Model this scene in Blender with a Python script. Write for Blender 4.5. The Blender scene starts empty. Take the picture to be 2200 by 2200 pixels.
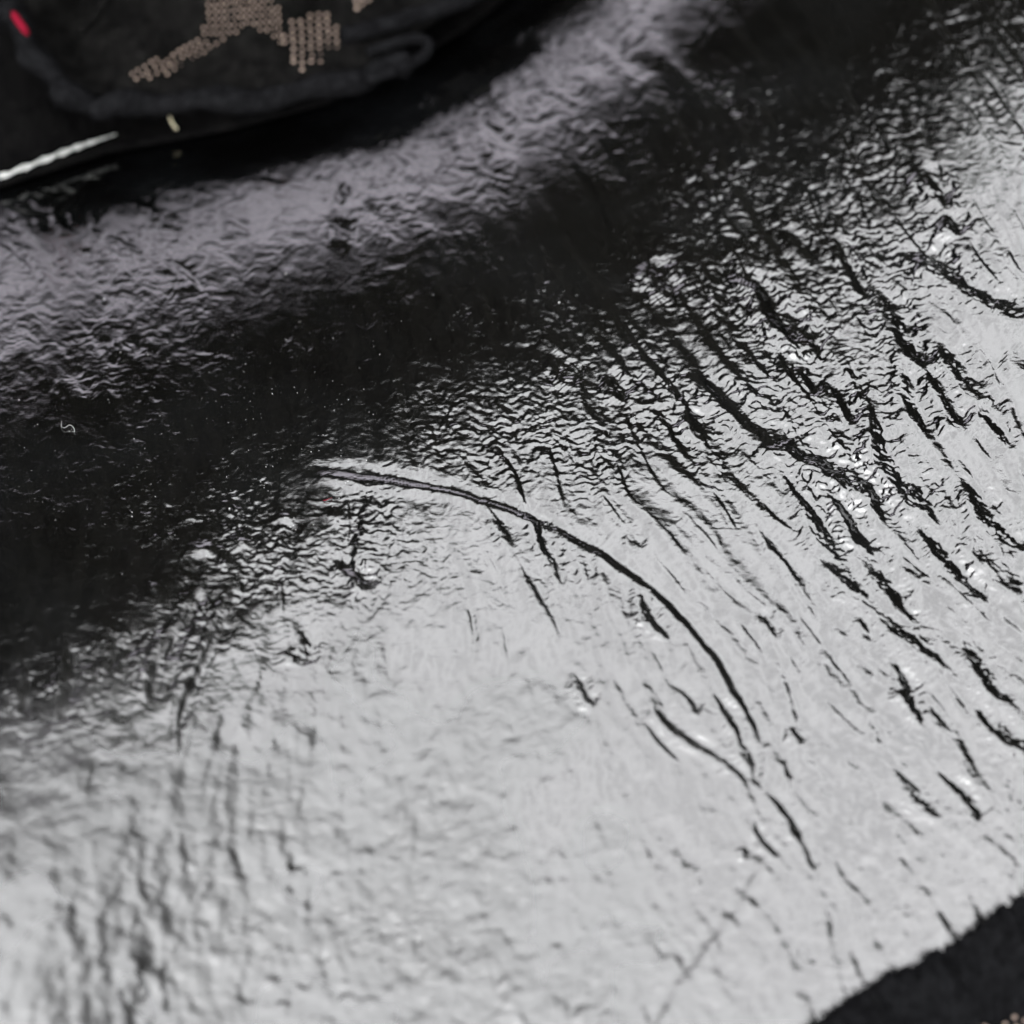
import bpy, math, random
import numpy as np
from mathutils import Vector
R = math.radians
scene = bpy.context.scene
COL = scene.collection

# ------------------------------------------------------------------ camera
ALPHA, DIST, LENS, SENSOR, FRAME = R(50), 0.23, 100.0, 36.0, 2200.0
CAM = np.array((0.0, -DIST * math.cos(ALPHA), DIST * math.sin(ALPHA)))
FWD = np.array((0.0, math.cos(ALPHA), -math.sin(ALPHA)))
UPV = np.array((0.0, math.sin(ALPHA), math.cos(ALPHA)))
cam_data = bpy.data.cameras.new("camera")
cam = bpy.data.objects.new("camera", cam_data)
COL.objects.link(cam)
cam.location = CAM
cam.rotation_euler = (math.pi / 2 - ALPHA, 0, 0)
cam_data.lens, cam_data.sensor_width = LENS, SENSOR
cam_data.clip_start, cam_data.clip_end = 0.005, 2000
cam_data.dof.use_dof = True
cam_data.dof.focus_distance = 0.236
cam_data.dof.aperture_fstop = 25
cam_data.dof.aperture_blades = 7
scene.camera = cam

# ------------------------------------------------------------------ sky, sun, exposure
SUN_EL, SUN_AZ = R(24), R(205)          # azimuth clockwise from +Y
world = bpy.data.worlds.new("World")
scene.world = world
world.use_nodes = True
wn, wl = world.node_tree.nodes, world.node_tree.links
wn.clear()
w_out = wn.new("ShaderNodeOutputWorld")
w_bg = wn.new("ShaderNodeBackground")
w_sky = wn.new("ShaderNodeTexSky")
w_sky.sky_type = 'NISHITA'
w_sky.sun_disc = False
w_sky.sun_elevation, w_sky.sun_rotation = SUN_EL, SUN_AZ
w_sky.air_density, w_sky.dust_density, w_sky.ozone_density = 1.0, 6.0, 1.0
w_hsv = wn.new("ShaderNodeHueSaturation")          # high thin overcast takes the blue out
w_hsv.inputs['Saturation'].default_value = 0.04
wl.new(w_sky.outputs['Color'], w_hsv.inputs['Color'])
# overcast: soft cloud structure over the whole dome, brighter towards the zenith
w_tc = wn.new("ShaderNodeTexCoord")
w_n = wn.new("ShaderNodeTexNoise"); w_n.inputs['Scale'].default_value = 7.0; w_n.inputs['Detail'].default_value = 6; w_n.inputs['Roughness'].default_value = 0.6
wl.new(w_tc.outputs['Generated'], w_n.inputs['Vector'])
w_r = wn.new("ShaderNodeMapRange"); w_r.inputs['From Min'].default_value = 0.3; w_r.inputs['From Max'].default_value = 0.7
w_r.inputs['To Min'].default_value = 0.55; w_r.inputs['To Max'].default_value = 1.35
wl.new(w_n.outputs['Fac'], w_r.inputs['Value'])
w_sep = wn.new("ShaderNodeSeparateXYZ"); wl.new(w_tc.outputs['Generated'], w_sep.inputs['Vector'])
w_g = wn.new("ShaderNodeMapRange"); w_g.inputs['To Min'].default_value = 0.42; w_g.inputs['To Max'].default_value = 1.72
wl.new(w_sep.outputs['Z'], w_g.inputs['Value'])
w_m = wn.new("ShaderNodeMath"); w_m.operation = 'MULTIPLY'
wl.new(w_r.outputs['Result'], w_m.inputs[0]); wl.new(w_g.outputs['Result'], w_m.inputs[1])
w_v = wn.new("ShaderNodeVectorMath"); w_v.operation = 'SCALE'
wl.new(w_hsv.outputs['Color'], w_v.inputs[0]); wl.new(w_m.outputs['Value'], w_v.inputs['Scale'])
wl.new(w_v.outputs['Vector'], w_bg.inputs['Color'])
w_bg.inputs['Strength'].default_value = 0.15
wl.new(w_bg.outputs['Background'], w_out.inputs['Surface'])

sun_d = bpy.data.lights.new("sun", 'SUN')
sun_d.energy, sun_d.angle, sun_d.color = 0.5, R(30), (1.0, 0.96, 0.9)
sun = bpy.data.objects.new("sun", sun_d)
COL.objects.link(sun)
sdir = Vector((math.sin(SUN_AZ) * math.cos(SUN_EL), math.cos(SUN_AZ) * math.cos(SUN_EL), math.sin(SUN_EL)))
sun.rotation_euler = sdir.to_track_quat('Z', 'Y').to_euler()
sun.location = sdir * 5

scene.view_settings.view_transform = 'Standard'
scene.view_settings.look = 'None'
scene.view_settings.exposure = 2.54
scene.view_settings.gamma = 1.0
scene.render.engine = 'CYCLES'
scene.cycles.max_bounces = 6

rng = np.random.default_rng(7)
random.seed(7)

# ------------------------------------------------------------------ helpers
def rays(px, py):
    u = (np.asarray(px, float) - FRAME / 2) / FRAME * SENSOR / LENS
    v = (FRAME / 2 - np.asarray(py, float)) / FRAME * SENSOR / LENS
    return FWD + u[..., None] * np.array((1.0, 0, 0)) + v[..., None] * UPV

def to_px(P):
    q = P - CAM
    d = q @ FWD
    u = q[..., 0] / d * LENS / SENSOR * FRAME + FRAME / 2
    v = FRAME / 2 - (q @ UPV) / d * LENS / SENSOR * FRAME
    return u, v

PX = DIST * SENSOR / LENS / FRAME        # metres per photograph pixel at the stone

def tps(pts, vals, smooth):
    pts = np.asarray(pts, float) / 1000.0
    vals = np.asarray(vals, float)
    n = len(pts)
    def U(r2):
        return 0.5 * r2 * np.log(r2 + 1e-12)
    d2 = ((pts[:, None] - pts[None]) ** 2).sum(-1)
    A = np.zeros((n + 3, n + 3))
    A[:n, :n] = U(d2) + smooth * np.eye(n)
    A[:n, n] = 1; A[:n, n + 1:] = pts
    A[n, :n] = 1; A[n + 1:, :n] = pts.T
    w = np.linalg.solve(A, np.concatenate([vals, np.zeros(3)]))
    def f(x, y):
        x = np.asarray(x) / 1000.0; y = np.asarray(y) / 1000.0
        out = w[n] + w[n + 1] * x + w[n + 2] * y
        for i in range(n):
            out = out + w[i] * U((x - pts[i, 0]) ** 2 + (y - pts[i, 1]) ** 2)
        return out
    return f

def bilin(A, fx, fy):
    H, W = A.shape
    fx = np.clip(fx, 0, W - 1.001); fy = np.clip(fy, 0, H - 1.001)
    ix = fx.astype(np.int32); iy = fy.astype(np.int32)
    tx = (fx - ix).astype(np.float32); ty = (fy - iy).astype(np.float32)
    a = A[iy, ix]; b = A[iy, ix + 1]; c = A[iy + 1, ix]; d = A[iy + 1, ix + 1]
    return (a * (1 - tx) + b * tx) * (1 - ty) + (c * (1 - tx) + d * tx) * ty

def blur(A, sx, sy):
    """gaussian blur through the FFT, sigmas in cells"""
    H, W = A.shape
    kx = np.fft.rfftfreq(W); ky = np.fft.fftfreq(H)
    g = np.exp(-2 * math.pi ** 2 * ((sx * kx[None]) ** 2 + (sy * ky[:, None]) ** 2))
    return np.fft.irfft2(np.fft.rfft2(A) * g, s=A.shape).astype(np.float32)

def unit(A):
    A = A - A.mean()
    return (A / A.std()).astype(np.float32)

def mesh_from(name, verts, faces, mat, smooth=True):
    """faces: int array (n,4) or (n,3)"""
    verts = np.asarray(verts, np.float32).reshape(-1, 3)
    faces = np.asarray(faces, np.int32)
    k = faces.shape[1]
    me = bpy.data.meshes.new(name)
    me.vertices.add(len(verts)); me.vertices.foreach_set("co", verts.ravel())
    me.loops.add(faces.size); me.loops.foreach_set("vertex_index", faces.ravel())
    me.polygons.add(len(faces))
    me.polygons.foreach_set("loop_start", np.arange(0, faces.size, k, dtype=np.int32))
    me.polygons.foreach_set("use_smooth", np.full(len(faces), smooth))
    me.update(calc_edges=True)
    if mat: me.materials.append(mat)
    return me

def link(name, me, parent=None, **props):
    o = bpy.data.objects.new(name, me)
    COL.objects.link(o)
    if parent: o.parent = parent
    for k, v in props.items(): o[k] = v
    return o

def grid_faces(ny, nx, flip=False):
    i = np.arange(ny * nx, dtype=np.int32).reshape(ny, nx)
    f = np.stack([i[:-1, :-1], i[:-1, 1:], i[1:, 1:], i[1:, :-1]], -1).reshape(-1, 4)
    return f[:, ::-1] if flip else f

def tube(path, rad, seg=8, flat=1.0, up=(0, 0, 1)):
    """closed tube round a path; rad scalar or array; flat scales the section along the side axis"""
    P = np.asarray(path, float); n = len(P)
    rad = np.broadcast_to(np.asarray(rad, float), (n,))
    T = np.gradient(P, axis=0); T /= np.linalg.norm(T, axis=1)[:, None] + 1e-12
    U = np.array(up, float)
    S = np.cross(T, U); S /= np.linalg.norm(S, axis=1)[:, None] + 1e-9
    N = np.cross(S, T)
    a = np.arange(seg) / seg * 2 * math.pi
    V = P[:, None] + rad[:, None, None] * (np.cos(a)[None, :, None] * S[:, None] * flat + np.sin(a)[None, :, None] * N[:, None])
    V = V.reshape(-1, 3)
    i = np.arange(n * seg).reshape(n, seg)
    j = np.roll(i, -1, axis=1)
    F = np.stack([i[:-1], j[:-1], j[1:], i[1:]], -1).reshape(-1, 4)
    V = np.concatenate([V, P[:1], P[-1:]])
    c0, c1 = len(V) - 2, len(V) - 1
    cap0 = np.stack([j[0], i[0], np.full(seg, c0), np.full(seg, c0)], -1)
    cap1 = np.stack([i[-1], j[-1], np.full(seg, c1), np.full(seg, c1)], -1)
    return V, F, np.concatenate([cap0, cap1])[:, :3]

def tube_mesh(name, parts, mat):
    import itertools
    vs, fs = [], []
    off = 0
    for V, F, Cp in parts:
        vs += [tuple(v) for v in V]
        fs += [tuple(int(q) + off for q in f) for f in F] + [tuple(int(q) + off for q in f) for f in Cp]
        off += len(V)
    me = bpy.data.meshes.new(name)
    me.from_pydata(vs, [], fs)
    me.polygons.foreach_set("use_smooth", [True] * len(me.polygons))
    me.materials.append(mat)
    return me

def spline(pts, n):
    """Catmull-Rom through pts"""
    P = np.asarray(pts, float)
    P = np.concatenate([[2 * P[0] - P[1]], P, [2 * P[-1] - P[-2]]])
    m = len(P) - 3
    t = np.linspace(0, m - 1e-6, n); k = t.astype(int); s = (t - k)[:, None]
    a, b, c, d = P[k], P[k + 1], P[k + 2], P[k + 3]
    return 0.5 * (2 * b + (c - a) * s + (2 * a - 5 * b + 4 * c - d) * s ** 2 + (3 * b - a - 3 * c + d) * s ** 3)

# ------------------------------------------------------------------ materials
def new_mat(name):
    m = bpy.data.materials.new(name); m.use_nodes = True
    return m, m.node_tree.nodes, m.node_tree.links, m.node_tree.nodes["Principled BSDF"]

def noise_node(N, L, scale, detail=4, rough=0.55, coord='Object', stretch=None):
    tc = N.new("ShaderNodeTexCoord")
    n = N.new("ShaderNodeTexNoise")
    n.inputs['Scale'].default_value = scale
    n.inputs['Detail'].default_value = detail
    n.inputs['Roughness'].default_value = rough
    src = tc.outputs[coord]
    if stretch:
        mp = N.new("ShaderNodeMapping"); mp.inputs['Scale'].default_value = stretch
        L.new(src, mp.inputs['Vector']); src = mp.outputs['Vector']
    L.new(src, n.inputs['Vector'])
    return n

def ramp(N, L, src, stops):
    r = N.new("ShaderNodeValToRGB")
    e = r.color_ramp.elements
    while len(e) < len(stops): e.new(0.5)
    for k, (p, c) in enumerate(stops):
        e[k].position = p; e[k].color = (*c, 1) if len(c) == 3 else c
    L.new(src, r.inputs['Fac'])
    return r

def cloth_mat(name, c0, c1, scale, bump, rough=0.95, spec=0.02):
    m, N, L, B = new_mat(name)
    n = noise_node(N, L, scale, 5, 0.65)
    r = ramp(N, L, n.outputs['Fac'], [(0.3, c0), (0.7, c1)])
    L.new(r.outputs['Color'], B.inputs['Base Color'])
    B.inputs['Roughness'].default_value = rough
    B.inputs['Specular IOR Level'].default_value = spec
    n2 = noise_node(N, L, scale * 2.5, 3, 0.6, stretch=(1, 0.35, 1))
    b = N.new("ShaderNodeBump"); b.inputs['Strength'].default_value = 0.8
    b.inputs['Distance'].default_value = bump
    L.new(n2.outputs['Fac'], b.inputs['Height']); L.new(b.outputs['Normal'], B.inputs['Normal'])
    return m

# stone: black, glassy, high index of refraction, a thin film of dust in places
M_STONE, N, L, B = new_mat("black_glassy_stone")
B.inputs['IOR'].default_value = 3.2
B.inputs['Base Color'].default_value = (0.004, 0.0045, 0.005, 1)
nd = noise_node(N, L, 55, 5, 0.6)
rd = ramp(N, L, nd.outputs['Fac'], [(0.45, (0.0006, 0.0006, 0.0006)), (0.85, (0.0040, 0.0045, 0.0050))])
L.new(rd.outputs['Color'], B.inputs['Base Color'])
nr = noise_node(N, L, 220, 4, 0.6)
rr = ramp(N, L, nr.outputs['Fac'], [(0.3, (0.035,) * 3), (0.75, (0.09,) * 3)])
wear = N.new("ShaderNodeAttribute"); wear.attribute_name = "wear"      # scuffed, duller part of the face
wadd = N.new("ShaderNodeMath"); wadd.operation = 'MULTIPLY_ADD'; wadd.inputs[1].default_value = 0.30
L.new(wear.outputs['Fac'], wadd.inputs[0]); L.new(rr.outputs['Color'], wadd.inputs[2])
L.new(wadd.outputs['Value'], B.inputs['Roughness'])
nb = noise_node(N, L, 3200, 4, 0.6, stretch=(1, 1.7, 1))
bp = N.new("ShaderNodeBump"); bp.inputs['Strength'].default_value = 0.3; bp.inputs['Distance'].default_value = 0.00004
L.new(nb.outputs['Fac'], bp.inputs['Height']); L.new(bp.outputs['Normal'], B.inputs['Normal'])

M_CLOTH = cloth_mat("black_wool", (0.0022, 0.0022, 0.0025), (0.0075, 0.0077, 0.0085), 900, 0.0004)
M_UNDER = cloth_mat("deep_black_wool", (0.0008, 0.0008, 0.0009), (0.0032, 0.0031, 0.0031), 500, 0.0004)
M_KNIT = cloth_mat("charcoal_knit", (0.0014, 0.0014, 0.0014), (0.0062, 0.0060, 0.0058), 700, 0.0005)
M_STITCH = cloth_mat("beige_yarn", (0.24, 0.180, 0.148), (0.48, 0.375, 0.32), 1500, 0.0002, 0.8)
M_RED = cloth_mat("red_yarn", (0.07, 0.003, 0.008), (0.16, 0.006, 0.018), 900, 0.0003, 0.8)
M_CORD = cloth_mat("white_thread", (0.16, 0.165, 0.16), (0.5, 0.51, 0.5), 1800, 0.0002, 0.35, 0.6)
M_STRAW = cloth_mat("pale_fibre", (0.40, 0.36, 0.24), (0.7, 0.66, 0.5), 2000, 0.0001, 0.5)
M_DUST = cloth_mat("pale_dust", (0.25, 0.25, 0.25), (0.7, 0.7, 0.7), 3000, 0.0001, 0.8)
M_GROUND = cloth_mat("grey_paving_grit", (0.205, 0.195, 0.221), (0.305, 0.291, 0.327), 3, 0.01, 0.9)
M_ADDED_WOOD = cloth_mat("added_foliage", (0.007, 0.007, 0.0062), (0.014, 0.0135, 0.012), 2, 0.05, 1.0)  # near-black leaves of the added wood that the stone mirrors
M_ADDED_WOOD.node_tree.nodes['Principled BSDF'].inputs['Specular IOR Level'].default_value = 0.0

# ------------------------------------------------------------------ unseen surroundings: ground, plus a bank and wood added for the stone to mirror
rad = np.concatenate([np.linspace(0.0, 4, 12), np.linspace(4.6, 11, 14), [14, 20, 40, 90, 250, 800]])
ang = np.linspace(0, 2 * math.pi, 73)[:-1]
added_bank = np.where(rad < 4, 0, np.minimum((rad - 4) / 7, 1) ** 1.3 * 2.75)  # unseen bank, raised so the stone mirrors a pale lilac band
far = np.where(rad > 11, 2.75 + (rad - 11) * 0.02, added_bank)
gv = np.stack([rad[:, None] * np.cos(ang), rad[:, None] * np.sin(ang), (far[:, None] - 0.052) + 0 * ang], -1)
i = np.arange(len(rad) * len(ang)).reshape(len(rad), -1); j = np.roll(i, -1, 1)
gf = np.stack([i[:-1], i[1:], j[1:], j[:-1]], -1).reshape(-1, 4)
link("ground", mesh_from("ground", gv, gf, M_GROUND), kind="structure")

def added_woodland():
    vs, fs = [], []
    for k in range(220):
        a = k / 220 * 2 * math.pi
        near = min(max((math.cos(a) + 0.05) / 0.35, 0), 1)          # added wood drawn close on the right to darken reflections there
        d = (12.5 + random.random() * 2.5) * (1 - near) + (4.4 + random.random() * .6) * near
        e = 39.5 + 1.2 * math.sin(a * 3 + 0.5) + random.uniform(-2, 2)
        lo = 2.7 - 2.8 * near
        top = d * math.tan(R(e))
        back = max(0, -math.sin(a))
        top *= 1 - 0.45 * back
        o = len(vs)                       # the solid heart of each crown
        for zz, ww in ((lo - .3, .6), (top * .5, .75), (top * .9, .45)):
            for b in range(6):
                vs.append((math.cos(a) * (d + .8) + ww * math.cos(b * 1.047), math.sin(a) * (d + .8) + ww * math.sin(b * 1.047), zz))
        for b in range(6):
            for l in (0, 6):
                p0, p1 = o + l + b, o + l + (b + 1) % 6
                fs += [(p0, p1, p1 + 6), (p0, p1 + 6, p0 + 6)]
        for q in range(46):
            t = random.random() ** 0.8
            z = lo + (top - lo) * t
            w = 0.75 * (1 - 0.55 * t) * (1 - .45 * near)
            c = np.array((math.cos(a) * d, math.sin(a) * d, z)) + rng.normal(0, w * 0.55, 3) * (1, 1, 0.5)
            s = random.uniform(0.25, 0.6) * (1 - .5 * near)
            o = len(vs)
            M = rng.normal(0, 1, (3, 3))
            u = M[0] / np.linalg.norm(M[0]); v = np.cross(u, M[1]); v /= np.linalg.norm(v)
            n = np.cross(u, v)
            vs += [tuple(c + s * u), tuple(c + s * v), tuple(c - s * u), tuple(c - s * v), tuple(c + s * .5 * n), tuple(c - s * .5 * n)]
            fs += [(o, o + 1, o + 4), (o + 1, o + 2, o + 4), (o + 2, o + 3, o + 4), (o + 3, o, o + 4),
                   (o + 1, o, o + 5), (o + 2, o + 1, o + 5), (o + 3, o + 2, o + 5), (o, o + 3, o + 5)]
    o = link("added_woodland", mesh_from("added_woodland", vs, fs, M_ADDED_WOOD, False), kind="stuff")
    o["label"] = "unseen dark wooded rim, added to be mirrored as the black band across the stone"
    o["category"] = "added_woodland"
added_woodland()

# ------------------------------------------------------------------ stone: broad form
# (pixel of the photograph, elevation in degrees of the direction mirrored there)
EV = []
def ctl(e, pts): EV.extend([(p, e) for p in pts])
ctl(36, [(0, 1690), (290, 1530), (490, 1370), (640, 1180), (860, 1005), (1146, 900), (1390, 840), (1610, 700), (1765, 520), (1990, 330), (2200, 180)])
ctl(39, [(1460, 950), (1830, 740), (2010, 440)])
ctl(42, [(1300, 1060), (1640, 1010), (1940, 640), (2100, 330), (880, 1130)])
ctl(50, [(1100, 1290), (700, 1420), (1700, 1230), (540, 1640), (2200, 700)])
ctl(40, [(0, 1830), (230, 1690)])
ctl(47, [(0, 1980), (300, 1840)])
ctl(51, [(0, 2200), (250, 2080)])
ctl(55, [(1100, 1550), (700, 1720), (450, 2050), (2200, 1500)])
ctl(58, [(1000, 2150), (1750, 1900), (500, 2250), (2100, 2150)])
ctl(32, [(1500, 620), (1680, 460)])
ctl(30, [(0, 1500), (240, 1370), (430, 1190), (780, 880), (1150, 760), (1390, 660)])
ctl(25, [(0, 1190), (300, 1020), (600, 830), (900, 680), (1200, 520), (1450, 280), (1650, 100), (1800, -50)])
ctl(20, [(0, 880), (300, 765), (600, 640), (900, 540)])
ctl(13, [(0, 695), (300, 590), (600, 505), (850, 445), (1000, 360), (1170, 240), (1330, 110), (1430, -10)])
ctl(7.5, [(0, 490), (300, 435), (600, 385), (900, 262), (1100, 140), (1250, 10)])
ctl(4, [(0, 392), (250, 362), (500, 333), (700, 288), (850, 220), (1000, 130), (1130, 28)])
ctl(-14, [(0, 310), (300, 290), (600, 222), (800, 128), (950, 30)])
f_el = tps([p for p, e in EV], [e for p, e in EV], 0.004)
gx = np.linspace(-300, 2500, 141); gy = np.linspace(-300, 2500, 141)
EL = blur(np.pad(np.clip(f_el(*np.meshgrid(gx, gy)), -28, 62), 20, mode='edge').astype(np.float32), 1.6, 1.6)[20:-20, 20:-20]
def elev(px, py):
    return bilin(EL, (px + 300) / 20.0, (py + 300) / 20.0)

WX = np.linspace(-0.085, 0.085, 120); WY = np.linspace(-0.10, 0.13, 160)
X, Y = np.meshgrid(WX, WY)
Hm = np.zeros_like(X)
for it in range(14):
    P = np.stack([X, Y, Hm], -1)
    px, py = to_px(P)
    target = np.sin(np.radians(elev(px, py)))
    d = P - CAM; d /= np.linalg.norm(d, axis=-1)[..., None]
    hx = np.gradient(Hm, WX, axis=1)
    lo = np.full_like(X, -1.3); hi = np.full_like(X, 0.8)
    for b in range(22):
        mid = (lo + hi) / 2
        n = np.stack([-hx, -mid, np.ones_like(X)], -1); n /= np.linalg.norm(n, axis=-1)[..., None]
        rz = d[..., 2] - 2 * (d * n).sum(-1) * n[..., 2]
        up = rz > target
        hi = np.where(up, mid, hi); lo = np.where(up, lo, mid)
    s = (lo + hi) / 2
    I = np.zeros_like(X)
    I[1:] = np.cumsum((s[1:] + s[:-1]) / 2 * np.diff(WY)[:, None], axis=0)
    r0 = int(np.argmin(abs(WY)))
    I -= I[r0][None]
    I = blur(np.pad(I, 24, mode='reflect', reflect_type='odd').astype(np.float32), 2.0, 2.0)[24:-24, 24:-24]
    Hm = 0.5 * Hm + 0.5 * I
def macro(x, y):
    fx = (np.asarray(x) - WX[0]) / (WX[1] - WX[0]); fy = (np.asarray(y) - WY[0]) / (WY[1] - WY[0])
    return cubic(Hm, fx, fy)
def cubic(A, fx, fy):
    H, W = A.shape
    fx = np.clip(fx, 1, W - 3.001); fy = np.clip(fy, 1, H - 3.001)
    ix = np.floor(fx).astype(int); iy = np.floor(fy).astype(int)
    tx = fx - ix; ty = fy - iy
    def wt(t):   # B-spline weights: smooth normals
        return ((1 - t) ** 3 / 6, (3 * t ** 3 - 6 * t ** 2 + 4) / 6, (-3 * t ** 3 + 3 * t ** 2 + 3 * t + 1) / 6, t ** 3 / 6)
    wx, wy = wt(tx), wt(ty)
    out = 0
    for a in range(4):
        for b in range(4):
            out = out + A[iy + a - 1, ix + b - 1] * wx[b] * wy[a]
    return out
def on_stone(px, py, lift=0.0):
    """point of the stone's broad form under a pixel of the photograph"""
    r = rays(px, py)
    z = np.zeros(r.shape[:-1])
    for it in range(25):
        t = (z - CAM[2]) / r[..., 2]
        P = CAM + t[..., None] * r
        z = 0.4 * z + 0.6 * macro(P[..., 0], P[..., 1])
    P[..., 2] += lift
    return P

# ------------------------------------------------------------------ stone: hackles, flecks and the rib line
STEP = 2.15
ax = np.arange(-160, 2360 + STEP, STEP)
GX, GY = np.meshgrid(ax, ax)
GXf, GYf = GX.astype(np.float32), GY.astype(np.float32)
NG = len(ax)
ANG = [((1950, 980), 61), ((1920, 1340), 47), ((1530, 980), 54), ((2120, 720), 46), ((2030, 440), 62), ((1440, 1500), 55),
       ((1240, 1460), 64), ((1720, 1800), 56), ((1250, 1250), 66), ((1000, 1100), 74), ((850, 1500), 92), ((560, 1550), 97),
       ((400, 1380), 118), ((150, 1550), 100), ((700, 2050), 82), ((950, 1750), 88), ((350, 2050), 98), ((600, 650), 78),
       ((300, 700), 60), ((0, 700), 48), ((350, 900), 64), ((400, 560), 40), ((1050, 300), 46), ((1600, 250), 52), ((700, 430), 35),
       ((1300, 700), 58), ((1700, 650), 56), ((2200, 1800), 48), ((0, 2100), 98), ((900, 900), 78), ((1300, 1900), 72), ((0, 1200), 85), ((500, 1050), 92)]
f_ang = tps([p for p, a in ANG], [a for p, a in ANG], 0.02)
cx = np.arange(64) * 40.0 - 160
TH = np.radians(f_ang(*np.meshgrid(cx, cx))).astype(np.float32)
THg = bilin(TH, (GX + 160) / 40.0, (GY + 160) / 40.0)
wob = unit(blur(rng.normal(size=(NG, NG)), 26, 26)) * 0.13 + unit(blur(rng.normal(size=(NG, NG)), 9, 9)) * 0.10
THg = (THg + wob).astype(np.float32)
DX, DY = np.cos(THg), np.sin(THg)

def lic(src, length, step):
    """average src along the hackle directions"""
    acc = src.copy(); wsum = 1.0
    n = int(length / step)
    jj, ii = np.meshgrid(np.arange(NG, dtype=np.float32), np.arange(NG, dtype=np.float32))
    for sgn in (1, -1):
        fx, fy = jj.copy(), ii.copy()
        for k in range(n):
            ix = np.clip(fx + .5, 0, NG - 1).astype(np.int32); iy = np.clip(fy + .5, 0, NG - 1).astype(np.int32)
            fx += sgn * step / STEP * DX[iy, ix]; fy += sgn * step / STEP * DY[iy, ix]
            w = 0.5 * (1 + math.cos(math.pi * (k + 1) / (n + 1)))
            acc += w * bilin(src, fx, fy); wsum += w
    return unit(acc)

def white(sx, sy): return unit(blur(rng.normal(size=(NG, NG)), sx / STEP, sy / STEP))
hack_big = lic(white(12, 12), 230, 8)
hack_mid = lic(white(6, 6), 120, 6)
soft = lic(white(13, 13), 70, 7)
jj, ii = np.meshgrid(np.arange(NG, dtype=np.float32), np.arange(NG, dtype=np.float32))
def warped(sx, sy, wsig, wamp):
    """short flecks, bent by a random warp so that they come out as crescents"""
    src = white(sx, sy)
    wx = unit(blur(rng.normal(size=(NG, NG)), wsig / STEP, wsig / STEP)) * wamp / STEP
    wy = unit(blur(rng.normal(size=(NG, NG)), wsig / STEP, wsig / STEP)) * wamp / STEP
    return unit(bilin(src, jj + wx, ii + wy))
def crest(A): return unit(-np.abs(A) ** 0.8)
flk1 = warped(9, 5, 18, 10)
flk2 = warped(5.2, 2.5, 12, 6)
flk3 = warped(3.4, 1.7, 8, 3)
flkr = crest(warped(13, 6, 20, 12))
lump = white(16, 12)
pebble = unit(0.7 * white(8, 7) + 0.35 * white(14, 12) + 0.75 * lic(white(8, 8), 36, 5))

# masks over the face
def gauss(cx_, cy_, sx, sy): return np.exp(-(((GXf - cx_) / sx) ** 2 + ((GYf - cy_) / sy) ** 2))
ELg = elev(GX, GY)
m_right = 1 / (1 + np.exp(-((GXf - 1150) + 0.35 * (900 - GYf)) / 160))
m_low = 1 / (1 + np.exp(-(GYf - 1500) / 170))
m_ll = m_low * (1 / (1 + np.exp((GXf - 1150) / 250)))
m_mix = np.exp(-((ELg - 37) / 10) ** 2)
m_mix = m_mix * (1 - 0.55 / (1 + np.exp((GXf - 520 + 0.25 * (1250 - GYf)) / 70))) * (1 - 0.5 * gauss(1950, 60, 420, 170)) * (1 - 0.4 * gauss(1640, 430, 280, 220))
m_wht = np.clip((ELg - 41) / 12, 0, 1)
m_pur = 1 / (1 + np.exp((ELg - 16) / 3))
patch = unit(blur(rng.normal(size=(NG, NG)), 60, 60))
patch2 = unit(blur(rng.normal(size=(NG, NG)), 22, 22))

H = np.zeros((NG, NG), np.float32)           # relief in photograph pixels
m_dark = 1 / (1 + np.exp((ELg - 31) / 3))
H += hack_big * (1 - 0.65 * m_ll) * (1 - 0.5 * m_dark) * (0.50 + 0.70 * m_right * (1 - 0.55 * m_low) + 0.2 * m_mix) * np.clip(1 + 0.35 * patch, .2, 2)
H += hack_mid * (1 - 0.5 * m_dark) * (0.20 + 0.22 * m_right * (1 - 0.6 * m_low) + 0.15 * m_mix) * np.clip(1 + 0.5 * patch2, .1, 2.2)
H += soft * (0.35 + 0.20 * m_low + 0.42 * m_ll)
rough = np.clip(1 + 0.4 * patch2 + 0.2 * patch, .45, 2.2)
H += flk1 * (0.06 + 0.16 * m_ll + 0.11 * m_mix + 0.24 * m_pur + 0.05 * m_right) * rough
H += flkr * (0.03 + 0.06 * m_mix + 0.12 * m_pur) * np.clip(1 - 0.5 * patch2, .1, 2.2)
H += flk2 * (0.06 + 0.20 * m_mix + 0.17 * m_pur + 0.04 * m_ll + 0.04 * m_right) * rough
H += flk3 * (0.04 + 0.15 * m_mix + 0.05 * m_pur + 0.04 * m_ll) * rough
H += lump * (0.10 + 0.55 * m_ll + 0.15 * m_low + 0.22 * m_pur)

H += pebble * m_wht * (0.40 + 0.16 * m_low + 0.36 * m_ll)
fe_big = white(16, 9)
QT = np.linspace(-6, 6, 601)
SLOPE = -np.exp(-QT ** 4) + 0.568 * np.exp(-((np.abs(QT) - 2.2) / 0.9) ** 2)
PROF = np.cumsum(SLOPE) * (QT[1] - QT[0]); PROF -= PROF.mean()
FEATH = (0.45 * flk2 + 0.15 * flk1 + 0.4 * flk3).astype(np.float32)

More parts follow.
